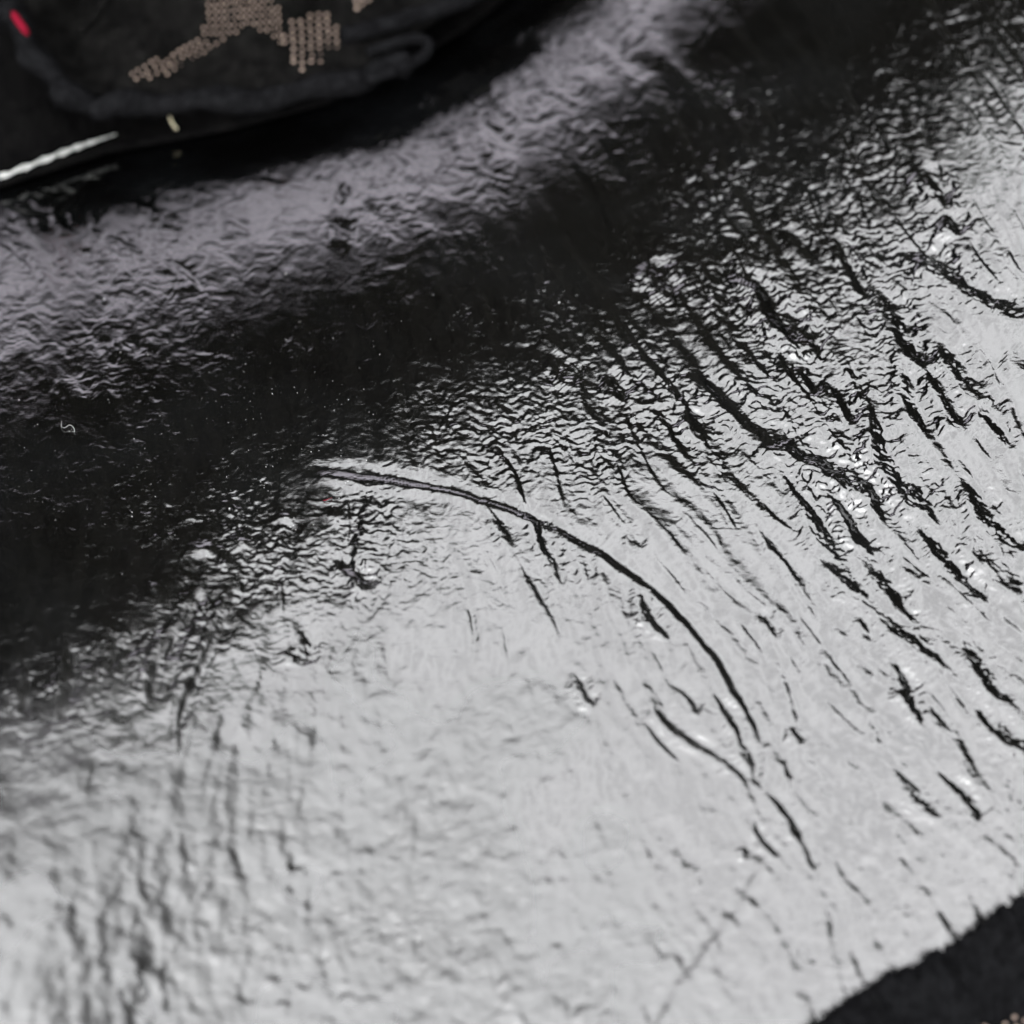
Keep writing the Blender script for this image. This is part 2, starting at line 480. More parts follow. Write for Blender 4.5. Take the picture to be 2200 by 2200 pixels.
MIDS = []
def streak(pts, w, a, taper=True, feather=1.0):
    """a small scarp along a line: the surface falls towards the upper right of the line"""
    global H
    n = max(12, int(np.linalg.norm(np.diff(np.asarray(pts, float), axis=0), axis=1).sum() / 5))
    C = spline(pts, n)
    C = C + np.stack([np.interp(np.arange(n), np.arange(0, n + 6, 5), rng.normal(0, w * 0.14, len(np.arange(0, n + 6, 5)))) for _ in range(2)], -1)
    MIDS.append(C[::3])
    T = np.gradient(C, axis=0); T /= np.linalg.norm(T, axis=1)[:, None] + 1e-9
    pad = 4.5 * w + 12
    x0, x1 = C[:, 0].min() - pad, C[:, 0].max() + pad
    y0, y1 = C[:, 1].min() - pad, C[:, 1].max() + pad
    j0, j1 = np.clip([(x0 + 160) / STEP, (x1 + 160) / STEP + 1], 0, NG).astype(int)
    i0, i1 = np.clip([(y0 + 160) / STEP, (y1 + 160) / STEP + 1], 0, NG).astype(int)
    if j1 <= j0 or i1 <= i0: return
    sx, sy = GXf[i0:i1, j0:j1].ravel(), GYf[i0:i1, j0:j1].ravel()
    best = np.full(sx.shape, 1e9, np.float32); side = np.zeros_like(best); par = np.zeros_like(best)
    for k in range(n):
        ddx, ddy = sx - C[k, 0], sy - C[k, 1]
        d2 = ddx * ddx + ddy * ddy
        m = d2 < best
        best = np.where(m, d2, best)
        side = np.where(m, ddx * -T[k, 1] * -1 - ddy * T[k, 0], side)     # + on the right-hand, upper side
        par = np.where(m, k / (n - 1), par)
    s = np.sign(side) * np.sqrt(best)
    kn = np.arange(0, 1.001, 0.02)
    nk = max(5, n // 8)
    wl_ = np.interp(kn, np.linspace(0, 1, nk), rng.uniform(0.7, 1.25, nk) if taper else rng.uniform(0.8, 1.2, nk))
    ww = w * np.interp(par, kn, wl_) * (0.45 + 0.55 * np.clip(np.minimum(par, 1 - par) * 4, 0, 1) if taper else 1.0)
    tp = np.clip(np.minimum(par, 1 - par) * 5, 0, 1) ** 0.7 if taper else np.clip(np.minimum(par * 8, (1 - par) * 22), 0, 1)
    fe = FEATH[i0:i1, j0:j1].ravel()
    q = s / ww + fe * feather * 0.36
    amp = np.clip(1 + (0.2 * patch2[i0:i1, j0:j1].ravel() + 0.12 * fe_big[i0:i1, j0:j1].ravel() if taper else 0), 0.25, 1.5)
    prof = a * ww * np.interp(q, QT, PROF) * tp * amp * np.exp(-(s / (4.2 * w)) ** 4)
    H[i0:i1, j0:j1] += prof.reshape(i1 - i0, j1 - j0).astype(np.float32)

# the curved rib line, then its branches, then the bold hackles of the right half
streak([(650, 1016), (700, 1017), (780, 1026), (920, 1045), (1050, 1078), (1180, 1130), (1290, 1190), (1400, 1268), (1480, 1345), (1545, 1430), (1590, 1510), (1618, 1570), (1630, 1640)], 10, 0.36, False, 0.2)
streak([(1640, 1700), (1644, 1790), (1620, 1880), (1560, 1980), (1480, 2090), (1390, 2230)], 12, -0.20, False, 0.1)
BOLD = [
 ([(1700, 820), (1750, 880), (1800, 930)], 8, .55), ([(1760, 860), (1800, 930), (1815, 990)], 8, .55), ([(2040, 900), (2080, 980), (2140, 1050)], 9, .6), ([(1640, 1180), (1680, 1250)], 6, .45), ([(2010, 1230), (2060, 1300), (2110, 1330)], 7, .55), ([(2140, 1330), (2180, 1390), (2220, 1420)], 8, .6), ([(1800, 1380), (1840, 1450), (1860, 1510)], 6, .5), ([(2160, 760), (2220, 820)], 9, .6), ([(1680, 700), (1730, 790), (1760, 850)], 10, .6), ([(1560, 1080), (1600, 1140)], 5, .4),
 ([(1100, 1085), (1140, 1120), (1180, 1190), (1210, 1260)], 7, .55), ([(1040, 1080), (1075, 1130), (1105, 1180)], 5, .4), ([(1215, 1145), (1250, 1200), (1272, 1260)], 6, .5),
 ([(1370, 1245), (1395, 1330), (1445, 1375)], 6, .45), ([(1365, 1430), (1400, 1490), (1440, 1560), (1530, 1620), (1590, 1665), (1636, 1702)], 8, .6),
 ([(1440, 1465), (1480, 1505), (1505, 1545)], 7, .7), ([(1530, 1485), (1575, 1560), (1608, 1635), (1640, 1706)], 9, .75),
 ([(1230, 1440), (1255, 1490), (1280, 1520)], 6, .5), ([(1375, 1545), (1420, 1600), (1465, 1640)], 5, .4),
 ([(1640, 1700), (1680, 1735), (1710, 1790), (1740, 1850), (1760, 1875)], 7.5, .6), ([(1680, 1640), (1715, 1715), (1775, 1765)], 7, .5),
 ([(1620, 1760), (1640, 1810), (1670, 1845)], 6, .5), ([(1597, 1820), (1605, 1850)], 6, .5),
 ([(1460, 860), (1485, 910), (1520, 960), (1550, 985), (1580, 1030)], 10, .7), ([(1600, 570), (1650, 640), (1690, 700), (1750, 745)], 11, .7),
 ([(1725, 1105), (1790, 1190), (1830, 1250), (1870, 1290), (1930, 1360), (1975, 1400), (2030, 1445)], 9, .7),
 ([(1790, 1100), (1850, 1160), (1880, 1200), (1930, 1270), (1975, 1325)], 9, .65), ([(1880, 1080), (1905, 1150), (1925, 1165)], 10, .7),
 ([(1880, 840), (1890, 930), (1905, 1010), (1950, 1070), (2020, 1130)], 11, .75), ([(1980, 1080), (2030, 1140)], 9, .6),
 ([(1650, 950), (1740, 1000), (1830, 1030), (1870, 1080), (1900, 1140)], 8, .55), ([(2060, 1040), (2110, 1120), (2160, 1190), (2230, 1250)], 11, .75),
 ([(2080, 1150), (2130, 1210), (2180, 1270), (2230, 1310)], 10, .7), ([(1960, 1140), (2020, 1200), (2070, 1250), (2120, 1280)], 8, .6),
 ([(2070, 1370), (2110, 1440), (2150, 1490), (2230, 1530)], 9, .65), ([(1980, 1340), (2020, 1380), (2080, 1390)], 6, .5), ([(2100, 1330), (2150, 1390)], 6, .5),
 ([(1635, 1310), (1665, 1380), (1700, 1435)], 6, .45), ([(1920, 1420), (1950, 1490), (1990, 1570)], 6, .5), ([(1850, 1320), (1880, 1390)], 6, .45), ([(2130, 1510), (2170, 1570), (2230, 1620)], 7, .55),
 ([(1860, 620), (1880, 700), (1940, 760), (1990, 780)], 10, .65), ([(1780, 560), (1830, 640)], 9, .6),
 ([(1930, 520), (2010, 570), (2080, 640), (2140, 690), (2230, 740)], 9, .6), ([(1980, 360), (2010, 430), (2025, 450)], 8, .6), ([(2030, 460), (2055, 505)], 7, .55), ([(2080, 520), (2130, 560), (2190, 610)], 6, .45),
 ([(2010, 700), (2050, 770), (2110, 800), (2170, 860)], 9, .6), ([(2080, 880), (2130, 940), (2190, 990)], 8, .55), ([(1690, 1560), (1730, 1600)], 5, .4),
 ([(1860, 1540), (1900, 1600)], 6, .45), ([(1930, 1660), (1970, 1720), (2030, 1760)], 6, .45), ([(2000, 1650), (2080, 1720), (2110, 1770)], 6, .45),
 ([(1490, 760), (1540, 850), (1600, 920)], 8, .5), ([(1300, 800), (1340, 860)], 8, .45), ([(1180, 760), (1230, 830)], 8, .45), ([(1390, 560), (1440, 640)], 9, .4),
 ([(630, 720), (640, 740), (660, 770)], 6, .35), ([(720, 1200), (760, 1235), (800, 1270)], 7, .5), ([(630, 1330), (650, 1370), (660, 1410)], 6, .4), ([(640, 1390), (650, 1430)], 8, .5),
 ([(1350, 1140), (1375, 1180)], 5, .5), ([(1490, 1240), (1510, 1260)], 4, .5),
 ([(290, 420), (340, 440), (400, 475)], 8, .5), ([(700, 480), (740, 510), (760, 525)], 8, .5), ([(120, 430), (130, 470), (160, 500)], 6, .5), ([(1030, 260), (1060, 295), (1100, 320)], 9, .4),
 ([(1010, 200), (1040, 240)], 8, .4), ([(270, 720), (290, 770)], 8, .4), ([(130, 800), (200, 860)], 8, .4), ([(1530, 170), (1600, 220), (1680, 280)], 10, .5),
]
BOLD = [b for b in BOLD if not (b[0][0][0] > 1390 and b[0][0][1] < 1400 and b[0][0][0] + b[0][0][1] * 0.1 > 1530)]
LONG = [([(1370, 500), (1440, 560), (1480, 610), (1530, 650), (1550, 668)], 12), ([(1290, 770), (1320, 820), (1365, 880), (1420, 945)], 10),
        ([(1290, 690), (1350, 740), (1430, 810), (1500, 850), (1560, 880), (1620, 910), (1650, 950), (1675, 1010)], 10),
        ([(1645, 735), (1655, 830), (1680, 890), (1730, 940), (1785, 1005)], 12), ([(1570, 440), (1600, 500), (1640, 570)], 9),
        ([(1455, 860), (1520, 960), (1560, 1020), (1600, 1075), (1612, 1102), (1660, 1150), (1720, 1200), (1760, 1240), (1790, 1272)], 10.5),
        ([(1560, 920), (1610, 1000), (1640, 1060), (1690, 1130), (1735, 1172)], 9), ([(1640, 530), (1695, 600), (1715, 660), (1770, 690)], 10),
        ([(1765, 640), (1800, 690), (1850, 740), (1905, 785)], 10), ([(1690, 470), (1780, 510), (1850, 560), (1940, 612)], 10),
        ([(1735, 310), (1760, 350), (1782, 392)], 9), ([(1782, 405), (1812, 447)], 8), ([(1810, 905), (1850, 960), (1890, 1020), (1940, 1075)], 12),
        ([(1700, 680), (1720, 760), (1748, 832)], 9.5), ([(1745, 690), (1790, 770), (1815, 815)], 9), ([(1815, 1205), (1850, 1260), (1880, 1300), (1940, 1334)], 10),
        ([(1720, 985), (1780, 1050), (1830, 1110), (1872, 1132)], 9), ([(1560, 720), (1585, 765), (1605, 805)], 9), ([(1840, 760), (1870, 800), (1905, 850)], 9),
        ([(1820, 990), (1850, 1040), (1905, 1090), (1940, 1125)], 9), ([(1690, 1250), (1715, 1310), (1740, 1375)], 7), ([(1620, 1160), (1645, 1215)], 6),
        ([(1880, 560), (1940, 600)], 8), ([(1900, 660), (1940, 700)], 8), ([(1480, 430), (1530, 500)], 8), ([(1430, 1150), (1465, 1210)], 5.5), ([(1840, 1330), (1880, 1380), (1930, 1420)], 8)]
FORK = [b for b in BOLD if 1350 < b[0][0][0] < 1720 and 1420 < b[0][0][1] < 1850 and b[0][0][0] < 1690]
BOLD = [b for b in BOLD if b not in FORK]
for pts, w, a in FORK: streak(pts, w * 1.3, 0.18 + 0.24 * a, feather=0.45)
for pts, w in LONG: streak(np.array(pts) * 2200 / 1932, w * 1.8, 0.40, feather=0.65)
for pts, w, a in BOLD: streak(pts, w * 1.85, (0.21 + 0.25 * a) * (0.4 if pts[0][1] < 950 and pts[0][0] < 1100 else 1), feather=0.9)
for pts, w in [([(130, 400), (160, 420), (125, 470), (165, 505)], 8), ([(185, 440), (200, 490), (228, 496)], 7), ([(290, 425), (340, 455), (402, 480)], 9), ([(15, 440), (60, 456), (112, 460)], 7),
               ([(690, 478), (760, 522)], 10), ([(555, 378), (612, 396)], 7), ([(720, 408), (748, 426)], 8), ([(350, 560), (400, 590), (440, 630)], 7), ([(1000, 205), (1030, 240)], 8), ([(1040, 235), (1110, 290)], 9), ([(230, 500), (300, 540)], 7), ([(480, 470), (540, 500)], 7)]:
    streak(pts, w, 0.26)
# lesser hackles, strewn along the same flow lines
def flow_line(x, y, length):
    pts = [(x, y)]
    for k in range(4):
        c = min(max(int((y + 160) / STEP), 0), NG - 1), min(max(int((x + 160) / STEP), 0), NG - 1)
        x += length / 4 * float(DX[c]); y += length / 4 * float(DY[c])
        pts.append((x, y))
    return pts
cnt = 0
for attempt in range(5000):
    if cnt >= 430: break
    x, y = rng.uniform(-100, 2300), rng.uniform(-50, 2150)
    e = float(elev(x, y))
    if e > 30:
        p = (0.95 if x > 1250 + 0.25 * (y - 900) else 0.03) * (0 if y > 1800 else 0.02 if y > 1560 else 1) * (1.3 if e < 44 else 0.8)
    else:
        p = 0.2 if e < 9 else 0
    if rng.random() > p: continue
    if np.min(np.linalg.norm(np.concatenate(MIDS) - (x + 15, y + 30), axis=1)) < (75 if 1330 < x < 1780 and y > 1380 else 42): continue
    cnt += 1
    big = rng.random() < 0.2
    streak(flow_line(x, y, rng.uniform(60, 150) * (1.8 if big else 1)), rng.uniform(3, 5.2) * (1.6 if big else 1), rng.uniform(.14, .28) * (1 if e > 30 else 0.6), feather=0.95)
# furrows that run down-left in the lower left corner
for pts, w, a in [([(445, 1240), (400, 1320), (350, 1400), (310, 1465)], 13, .20), ([(505, 1250), (455, 1370), (405, 1480), (350, 1590)], 14, .20), ([(250, 1370), (225, 1450)], 11, .17),
                  ([(150, 1380), (140, 1480), (120, 1570)], 13, .15), ([(60, 1430), (45, 1540)], 13, .15), ([(335, 1430), (310, 1510)], 11, .17), ([(470, 1260), (430, 1330)], 10, .18),
                  ([(560, 1440), (545, 1600), (550, 1720)], 13, .06), ([(970, 1600), (985, 1760), (1000, 1860)], 13, .07), ([(440, 1500), (390, 1620), (380, 1720)], 14, .10),
                  ([(640, 1760), (700, 1850), (690, 2000)], 13, .06), ([(850, 1650), (880, 1800), (850, 2000)], 13, .06), ([(200, 1600), (170, 1720)], 13, .10), ([(290, 1560), (250, 1680)], 13, .10)]:
    streak(pts, w, a, feather=0.5)

# puckered knobs where the face turns, left of centre
for x, y, sx, sy, h in [(435, 1180, 26, 15, 4.2), (520, 1168, 18, 12, 3.0), (615, 1113, 16, 10, 3.2), (722, 1112, 18, 14, 2.6), (405, 1110, 14, 10, 1.5), (560, 1180, 14, 16, 2.2), (500, 1095, 12, 10, 1.6), (330, 1262, 12, 9, 1.8), (480, 1210, 12, 14, 2.0)]:
    H += h * gauss(x, y, sx, sy)

# ------------------------------------------------------------------ stone: mesh
ext = np.array([30, 70, 120, 190, 280, 400, 550, 740, 980, 1300])
full = np.concatenate([ax[0] - ext[::-1], ax, ax[-1] + ext])
NP = len(full); K = len(ext)
FX, FY = np.meshgrid(full, full)
Pm = on_stone(FX, FY)
Z = Pm[..., 2]
Zx = Pm.copy()
tu = np.gradient(Pm, axis=1); tv = np.gradient(Pm, axis=0)
nrm = np.cross(tv, tu); nrm /= np.linalg.norm(nrm, axis=-1)[..., None] + 1e-15
nrm *= np.sign(nrm[..., 2:3])
Hf = np.zeros((NP, NP)); Hf[K:-K, K:-K] = H
edge = np.clip(np.minimum.reduce([FX + 160, 2360 - FX, FY + 160, 2360 - FY]) / 40, 0, 1)
Pf = Pm + nrm * (Hf * edge * PX)[..., None]
# the lump ends outside the picture: its flanks fall to the ground
BASE = -0.05
a_ = np.arctan2(Pf[..., 1] - 0.008, Pf[..., 0])
rim = 1 + 0.05 * np.sin(3 * a_ + 1) + 0.03 * np.sin(5 * a_) + 0.015 * np.sin(11 * a_ + 2)
q = (np.abs(Pf[..., 0]) / 0.080) ** 2.6 + (np.abs(Pf[..., 1] - 0.008) / 0.100) ** 2.6
q = q ** (1 / 2.6) / rim
fall = np.clip((q - 1) / 0.30, 0, 1)
Pf[..., 2] = np.maximum(Pf[..., 2], BASE + 0.002) * (1 - fall ** 1.5) + BASE * fall ** 1.5
far_r = np.maximum(1, q / 1.32)[..., None]
ctr = np.array((0, 0.008, 0))
flat = (Pf - ctr) / far_r + ctr; flat[..., 2] = Pf[..., 2]
Pf = flat
print("stone height range", Pm[K:-K, K:-K, 2].min(), Pm[K:-K, K:-K, 2].max())
me = mesh_from("black_stone", Pf, grid_faces(NP, NP, True), M_STONE)
wr = np.zeros((NP, NP), np.float32)
wr[K:-K, K:-K] = np.clip(1 / (1 + np.exp(-(GYf - 1610 + 0.24 * GXf + 60 * patch) / 110)) * (1 / (1 + np.exp((GXf - 1300 + 60 * patch) / 240))) + 0.22 * m_low, 0, 1) * np.clip(1 + .25 * patch2, .5, 1.3)
at = me.attributes.new("wear", 'FLOAT', 'POINT'); at.data.foreach_set("value", wr.ravel())
stone = link("black_stone", me)
stone["label"] = "glossy black glassy stone with a rippled fracture face filling the picture"
stone["category"] = "stone"

# ------------------------------------------------------------------ cloth behind the stone
NC = np.array((0.0, -0.17, 0.985))
ymx = np.array([-700, -300, 0, 230, 500, 700, 850, 1000, 1130, 1300, 1500])
ymy = np.array([570, 475, 403, 330, 278, 225, 155, 65, -35, -190, -400])
def cloth_pt(px, py, off):
    """point of the leaning cloth front under a pixel; off = metres proud of it"""
    px = np.asarray(px, float); py = np.asarray(py, float)
    A = on_stone(px, np.interp(px, ymx, ymy), 0.0006)
    r = rays(px, py)
    t = (((A - CAM) @ NC) + off) / (r @ NC)
    return CAM + t[..., None] * r

def heap(name, mat, xs, bottom, rows, off, bumps, depth, parent, ground=-0.050):
    """closed fold of cloth: front face, then over the top and down behind, and back underneath"""
    V = []
    base = bottom(xs)
    for k in range(rows):
        f = k / (rows - 1)
        py = base + (-420 - base) * f
        V.append(cloth_pt(xs, py, off(xs, py) + bumps(xs, py) * min(1, 6 * f + .1)))
    top = V[-1]
    V.append(top + np.array((0, depth * .35, 0.004)))
    V.append(top + np.array((0, depth * .8, -0.006)))
    back = top + np.array((0, depth * 1.1, 0)); back[:, 2] = ground + .002; V.append(back)
    low = V[0] + np.array((0, 0.016, 0)); low[:, 2] = ground + .002; V.append(low)
    V.append(V[0] + np.array((0, 0.010, -0.006)))
    V.append(V[0] + np.array((0, 0.002, -0.0008)))
    V = np.array(V)
    n, m = V.shape[:2]
    i = np.arange(n * m).reshape(n, m); j = np.roll(i, -1, 0)
    F = np.stack([i[:, :-1], i[:, 1:], j[:, 1:], j[:, :-1]], -1).reshape(-1, 4)
    F = np.concatenate([F, ])
    me = mesh_from(name, V, F, mat)
    import bmesh
    bm = bmesh.new(); bm.from_mesh(me)
    bmesh.ops.holes_fill(bm, edges=[e for e in bm.edges if e.is_boundary])
    bmesh.ops.recalc_face_normals(bm, faces=bm.faces)
    bm.to_mesh(me); bm.free()
    return link(name, me, parent)

def folds(seed, amp, scale):
    r_ = np.random.default_rng(seed); ph = r_.uniform(0, 6.28, (8, 3)); fr = r_.uniform(.4, 1.6, (8, 2)) / scale
    def f(x, y):
        return amp * sum(np.sin(fr[k, 0] * x * (1 if k % 2 else -1) + fr[k, 1] * y + ph[k, 0]) / (1 + .3 * k) for k in range(8)) / 2.2
    return f
zero = lambda x, y: 0.0 * x
xs = np.linspace(-650, 1480, 200)

cloth = bpy.data.objects.new("folded_cloth", None); COL.objects.link(cloth)
cloth["label"] = "folded black knitted cloth with beige stitched pattern lying behind the stone"
cloth["category"] = "cloth"
heap("under_fold", M_UNDER, xs, lambda x: np.interp(x, ymx, ymy), 40, lambda x, y: 0.0010 * np.exp(-((np.interp(x, ymx, ymy) - y) / 26) ** 2), folds(3, 0.0012, 90), 0.05, cloth)

hemx = [-650, -200, 20, 60, 110, 180, 260, 400, 560, 700, 800, 880, 960, 1060, 1200, 1480]
hemy = [-300, -120, -20, 80, 165, 212, 226, 218, 208, 185, 152, 100, 40, -40, -180, -380]
pan_b = folds(5, 0.0020, 55)
def panel_off(x, y): return 0.0045 - 0.0022 * np.exp(-((x - 190) / 90) ** 2 - ((y - 120) / 80) ** 2) - 0.003 * np.exp(-((x - 700) / 50) ** 2 - ((y - 20) / 70) ** 2)
heap("fabric_panel", M_KNIT, np.linspace(-300, 1250, 260), lambda x: np.interp(x, hemx, hemy) - 12, 60, panel_off, pan_b, 0.035, cloth)

def px_path(pts, n, off):
    C = spline(pts, n)
    return cloth_pt(C[:, 0], C[:, 1], off)
def rough_tube(path, rad, seg, jit, flat=1.0):
    V, F, Cp = tube(path, rad, seg, flat)
    k = rng.normal(0, jit, (len(V), 3))
    return V + k, F, Cp
hem_pts = [(18, 5), (36, 60), (70, 125), (120, 182), (185, 216), (260, 226), (400, 218), (560, 208), (700, 188), (800, 160), (872, 128)]
hp = px_path(hem_pts, 220, 0.0055)
hp = hp + np.stack([blur(rng.normal(0, 1, (1, 220)), 5, 0)[0] for _ in range(3)], -1) * 0.0011
hem_r = 27 * PX * 1.15 * (1 + 0.14 * np.sin(np.linspace(0, 40, 220)) + 0.06 * np.sin(np.linspace(3, 97, 220)))
link("hem", tube_mesh("hem", [rough_tube(hp, hem_r, 16, 0.00003)], M_CLOTH), cloth)
link("hem", tube_mesh("hem_curl", [rough_tube(px_path([(790, 170), (860, 148), (912, 118), (918, 92), (884, 84), (835, 98), (790, 112)], 70, 0.0068), 15 * PX, 12, 0.00003)], M_CLOTH), cloth)
link("trim", tube_mesh("trim", [rough_tube(px_path([(735, 78), (800, 62), (880, 38), (990, 0), (1120, -70)], 70, 0.0072), 24 * PX, 14, 0.00004)], M_CLOTH), cloth)
link("seam", tube_mesh("seam", [rough_tube(px_path([(175, 70), (205, 35), (235, -10), (280, -60)], 40, 0.0058), 11 * PX, 10, 0.00003)], M_KNIT), cloth)
link("red_tag", tube_mesh("red_tag", [rough_tube(px_path([(28, 26), (38, 44), (50, 60), (60, 76)], 16, 0.0083), 10 * PX * np.array([.5, .8, 1, 1, 1, 1, 1, 1, 1, 1, 1, 1, 1, .9, .7, .4]), 10, 0.00002, 1.0)], M_RED), cloth)

# beige stitches of the knitted pattern, one by one
def lozenge(name, lx, ly, lz, mat):
    a = np.arange(6) / 6 * 2 * math.pi
    V = [(lx * .55 * math.cos(q), ly * .9 * math.sin(q), lz * .8) for q in a] + [(lx * math.cos(q), ly * math.sin(q), 0) for q in a] + [(0, 0, lz)]
    V = [(x, y, z) for x, y, z in V]
    F = [(k, (k + 1) % 6, 12) for k in range(6)] + [(6 + k, 6 + (k + 1) % 6, (k + 1) % 6, k) for k in range(6)]
    me = bpy.data.meshes.new(name); me.from_pydata(V, [], F); me.polygons.foreach_set("use_smooth", [True] * len(F)); me.materials.append(mat)
    return me
me_st = lozenge("knit_stitch", 1, 1, 1, M_STITCH)
def inside(poly, x, y):
    c = False; n = len(poly)
    for k in range(n):
        (x0, y0), (x1, y1) = poly[k], poly[(k + 1) % n]
        if (y0 > y) != (y1 > y) and x < (x1 - x0) * (y - y0) / (y1 - y0) + x0: c = not c
    return c
from mathutils import Matrix
def stitches(poly, ang, du, dv, lu, lv, parent, ptf, normal, stagger=0.5, limit=400):
    ca, sa = math.cos(R(ang)), math.sin(R(ang))
    cx_, cy_ = np.mean(poly, axis=0)
    k = 0
    for a in range(-40, 41):
        for b in range(-40, 41):
            u = a * du + (stagger * du if b % 2 else 0) + random.gauss(0, du * .06); v = b * dv + random.gauss(0, dv * .06)
            x, y = cx_ + u * ca - v * sa, cy_ + u * sa + v * ca
            if y < -25 or not inside(poly, x, y): continue
            P = Vector(ptf(np.array([x]), np.array([y]))[0])
            Q = Vector(ptf(np.array([x + ca * 3]), np.array([y + sa * 3]))[0])
            t = (Q - P).normalized(); n = Vector(normal); n = (n - n.dot(t) * t).normalized(); w = n.cross(t)
            M = Matrix((t, w, n)).transposed().to_4x4()
            M = Matrix.Translation(P) @ M @ Matrix.Diagonal((lu * PX, lv * PX, 5.5 * PX, 1))
            o = bpy.data.objects.new("knit_stitch", me_st); COL.objects.link(o)
            o.matrix_world = M @ Matrix.Scale(random.uniform(.85, 1.1), 4)
            o.parent = parent; k += 1
    return k
ppt = lambda x, y: cloth_pt(x, y, panel_off(x, y) + pan_b(x, y) + 0.0001)
nst = 0
nst += stitches([(447, -25), (592, -25), (606, 60), (612, 98), (560, 68), (525, 58), (480, 90), (432, 78)], 86, 15.0, 13.5, 4.9, 4.1, cloth, ppt, NC, 0.12)
nst += stitches([(432, 80), (480, 92), (430, 122), (424, 152), (350, 166), (272, 176), (276, 158), (350, 118)], -32, 15.5, 13.5, 5.0, 4.1, cloth, ppt, NC, 0.2)
nst += stitches([(612, 44), (650, 36), (703, 26), (724, 60), (736, 122), (700, 138), (652, 154), (622, 140), (608, 96)], 88, 14.5, 19, 4.9, 5.6, cloth, ppt, NC, 0.0)
nst += stitches([(748, -25), (812, -25), (790, 8), (758, 28)], 80, 14, 14, 6.5, 6, cloth, lambda x, y: cloth_pt(x, y, panel_off(x, y) + pan_b(x, y) + 0.0004), NC)
print("stitches", nst)

def hairs(name, roots, dirs, lens, rad, parent, mat):
    parts = []
    for P, D, Ln in zip(roots, dirs, lens):
        D = D / np.linalg.norm(D)
        c = rng.normal(0, .5, 3)
        parts.append(tube(np.array([P, P + D * Ln * .5 + c * Ln * .12, P + D * Ln + c * Ln * .45]), [rad, rad * .8, rad * .3], 3))
    o = link(name, tube_mesh(name, parts, mat), parent, kind="stuff")
    return o
kk = rng.integers(0, 220, 1800)
hd = rng.normal(0, 1, (1800, 3))
hairs("fuzz", hp[kk] + hd / np.linalg.norm(hd, axis=1)[:, None] * hem_r[kk][:, None] * .95, hd + rng.normal(0, .5, hd.shape), rng.uniform(6, 26, 1800) * PX, .8 * PX, cloth, M_CLOTH)

# ------------------------------------------------------------------ cloth over the near right corner of the stone
corner = bpy.data.objects.new("corner_cloth", None); COL.objects.link(corner)
corner["label"] = "fuzzy black cloth edge overlapping the stone's lower right corner"
corner["category"] = "cloth"
E = spline([(1560, 2370), (1660, 2285), (1770, 2205), (1850, 2152), (1930, 2112), (2010, 2068), (2070, 2042), (2120, 1996), (2200, 1948), (2300, 1890), (2420, 1820)], 420)
E += np.stack([np.interp(np.arange(420), np.arange(0, 424, 4), rng.normal(0, 5.0, 106)) + np.interp(np.arange(420), np.arange(0, 432, 12), rng.normal(0, 7.0, 36))] * 2, -1) * (-.5, 1)
inn = np.array((0.5, 0.86))
V = []
prof = [(26, 0.0002), (8, 0.0004), (0, 0.0012), (5, 0.0022), (16, 0.0030), (35, 0.0034)] + [(60 + 26 * k, 0.0035) for k in range(26)]
cf = folds(11, 0.0005, 40)
for d_, z_ in prof:
    p = E + inn * d_
    P = on_stone(p[:, 0], p[:, 1]); P[:, 2] += z_ + (cf(p[:, 0], p[:, 1]) if d_ > 20 and z_ > .002 else 0)
    V.append(P)
V = np.array(V)
link("fabric_panel", mesh_from("corner_fabric", V, grid_faces(len(prof), 420, True), M_CLOTH), corner)
top = V[2]
kk = rng.integers(0, 420, 900)
hd = np.stack([rng.normal(-.45, .5, 900), rng.normal(.6, .5, 900), rng.normal(.15, .4, 900)], -1)
hairs("fuzz", top[kk] + rng.normal(0, .00015, (900, 3)), hd, rng.uniform(6, 18, 900) * PX, 1.2 * PX, corner, M_CLOTH)
kk = rng.integers(0, 420, 1500); rr_ = rng.integers(3, 24, 1500)
hd = np.stack([rng.normal(0, .6, 1500), rng.normal(0, .6, 1500), rng.uniform(.3, 1, 1500)], -1)
hairs("fuzz", V[rr_, kk], hd, rng.uniform(8, 22, 1500) * PX, .7 * PX, corner, M_KNIT)
nst = stitches([(2130, 2245), (2165, 2230), (2210, 2218), (2280, 2205), (2280, 2290), (2060, 2290)], 20, 25, 22, 5.5, 4.5, corner,
               lambda x, y: on_stone(x, y, 0.0036) + np.stack([0 * x, 0 * x, cf(x, y)], -1), (0, -.2, .98))

# ------------------------------------------------------------------ cord, fibres, dust
cord = bpy.data.objects.new("twisted_cord", None); COL.objects.link(cord)
cord["label"] = "thin white twisted cord lying between the black cloth and the stone at the left"
cord["category"] = "cord"
C = spline([(-160, 440), (-60, 404), (0, 381), (80, 350), (150, 322), (205, 303), (250, 288)], 300)
cp = cloth_pt(C[:, 0], C[:, 1], 0.0005)
T = np.gradient(cp, axis=0); T /= np.linalg.norm(T, axis=1)[:, None]
S_ = np.cross(T, (0, 0, 1)); S_ /= np.linalg.norm(S_, axis=1)[:, None]; N_ = np.cross(S_, T)
cr = 5.8 * PX * np.interp(np.arange(300), [0, 210, 299], [1.2, .85, .15]) * (1 + .10 * np.sin(np.linspace(0, 61, 300)) + .10 * np.sin(np.linspace(1, 143, 300))); tw = np.linspace(0, 34, 300)
for k in range(2):
    a = tw + k * math.pi
    link("strand", tube_mesh("strand", [rough_tube(cp + (np.cos(a)[:, None] * S_ + np.sin(a)[:, None] * N_) * cr[:, None] * .75, cr * .8, 7, 0.000006)], M_CORD), cord)

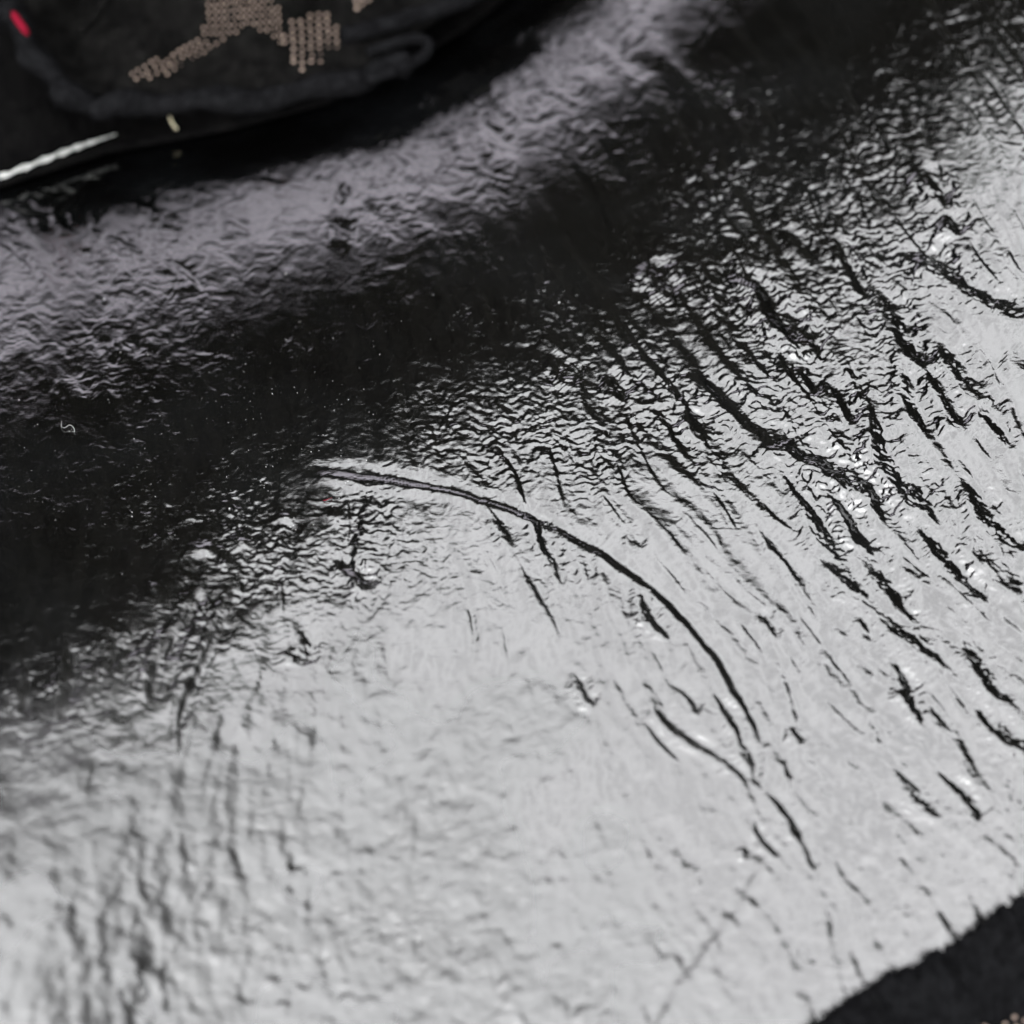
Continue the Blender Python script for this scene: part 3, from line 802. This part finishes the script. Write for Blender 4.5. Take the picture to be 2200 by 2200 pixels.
def fibre(name, pts, lift, rad, mat, label, cat):
    C = spline(pts, 40)
    P = on_stone(C[:, 0], C[:, 1]); P[:, 2] += np.interp(np.arange(40), [0, 20, 39], lift)
    link(name, tube_mesh(name, [tube(P, rad * PX * np.interp(np.arange(40), [0, 6, 34, 39], [.5, 1, 1, .4]), 6)], mat), None, label=label, category=cat)
C = spline([(364, 252), (369, 266), (376, 276), (383, 284)], 24)
P = cloth_pt(C[:, 0], C[:, 1] - 3, 0.0001)
link("straw_fibre", tube_mesh("straw_fibre", [tube(P, 2.6 * PX * np.interp(np.arange(24), [0, 4, 20, 23], [.5, 1, 1, .6]), 7)], M_STRAW), None,
     label="short pale yellow fibre hanging below the hem of the folded cloth", category="fibre")
fibre("lint_fibre", [(133, 906), (132, 918), (140, 923), (150, 918), (158, 922), (161, 930), (156, 928)], (.0001, .0003, .0001), .35, M_DUST, "tiny curled white lint fibre on the dark left part of the stone", "fibre")
fibre("red_fibre", [(694, 1077), (702, 1078), (710, 1075), (714, 1070)], (.0001, .0003, .0001), 1.0, M_RED, "tiny red fibre on the stone under the start of the curved line", "fibre")

vs, fs = [], []
n = 0
for attempt in range(60000):
    if n >= 650: break
    x, y = rng.uniform(-60, 1500), rng.uniform(450, 1450)
    e = float(elev(x, y))
    if not (11 < e < 39): continue
    if rng.random() > np.exp(-((x - 550) / 520) ** 2 - ((y - 950) / 260) ** 2) + .05: continue
    r_ = min(rng.lognormal(-.75, .5), 2.4) * PX
    P = on_stone(np.array([x]), np.array([y]), 0.5 * r_)[0]
    i_, j_ = int((y + 160) / STEP), int((x + 160) / STEP)
    P = P + nrm[i_ + K, j_ + K] * H[i_, j_] * PX
    o = len(vs)
    q = rng.normal(0, 1, (3, 3)); q = np.linalg.qr(q)[0] * r_ * rng.uniform(.5, 1.3, (3, 1))
    for d_ in (q[0], q[1], -q[0], -q[1], q[2], -q[2]): vs.append(tuple(P + d_))
    fs += [(o + a, o + (a + 1) % 4, o + 4) for a in range(4)] + [(o + (a + 1) % 4, o + a, o + 5) for a in range(4)]
    n += 1
link("dust", mesh_from("dust", vs, fs, M_DUST, False), kind="stuff")

gx_, gy_ = np.meshgrid(np.linspace(-1, 1, 50), np.linspace(-1, 1, 50))
q_ = np.maximum(abs(gx_), abs(gy_)) / (np.hypot(gx_, gy_) + 1e-9); an = np.arctan2(gy_, gx_)
wv = 1 + .05 * np.sin(3 * an) + .03 * np.sin(7 * an + 1)
sheet = np.stack([gx_ * .42 * wv * (.5 + .5 * q_) + .04, gy_ * .36 * wv * (.5 + .5 * q_) + .10, -0.0495 + .0012 * (1 + np.sin(gx_ * 9 + gy_ * 4)) * (np.hypot(gx_, gy_) > .45)], -1)
link("spread_sheet", mesh_from("spread_sheet", sheet, grid_faces(50, 50), M_CLOTH), cloth)  # unseen cloth under the stone, spread wide to blacken its low reflections
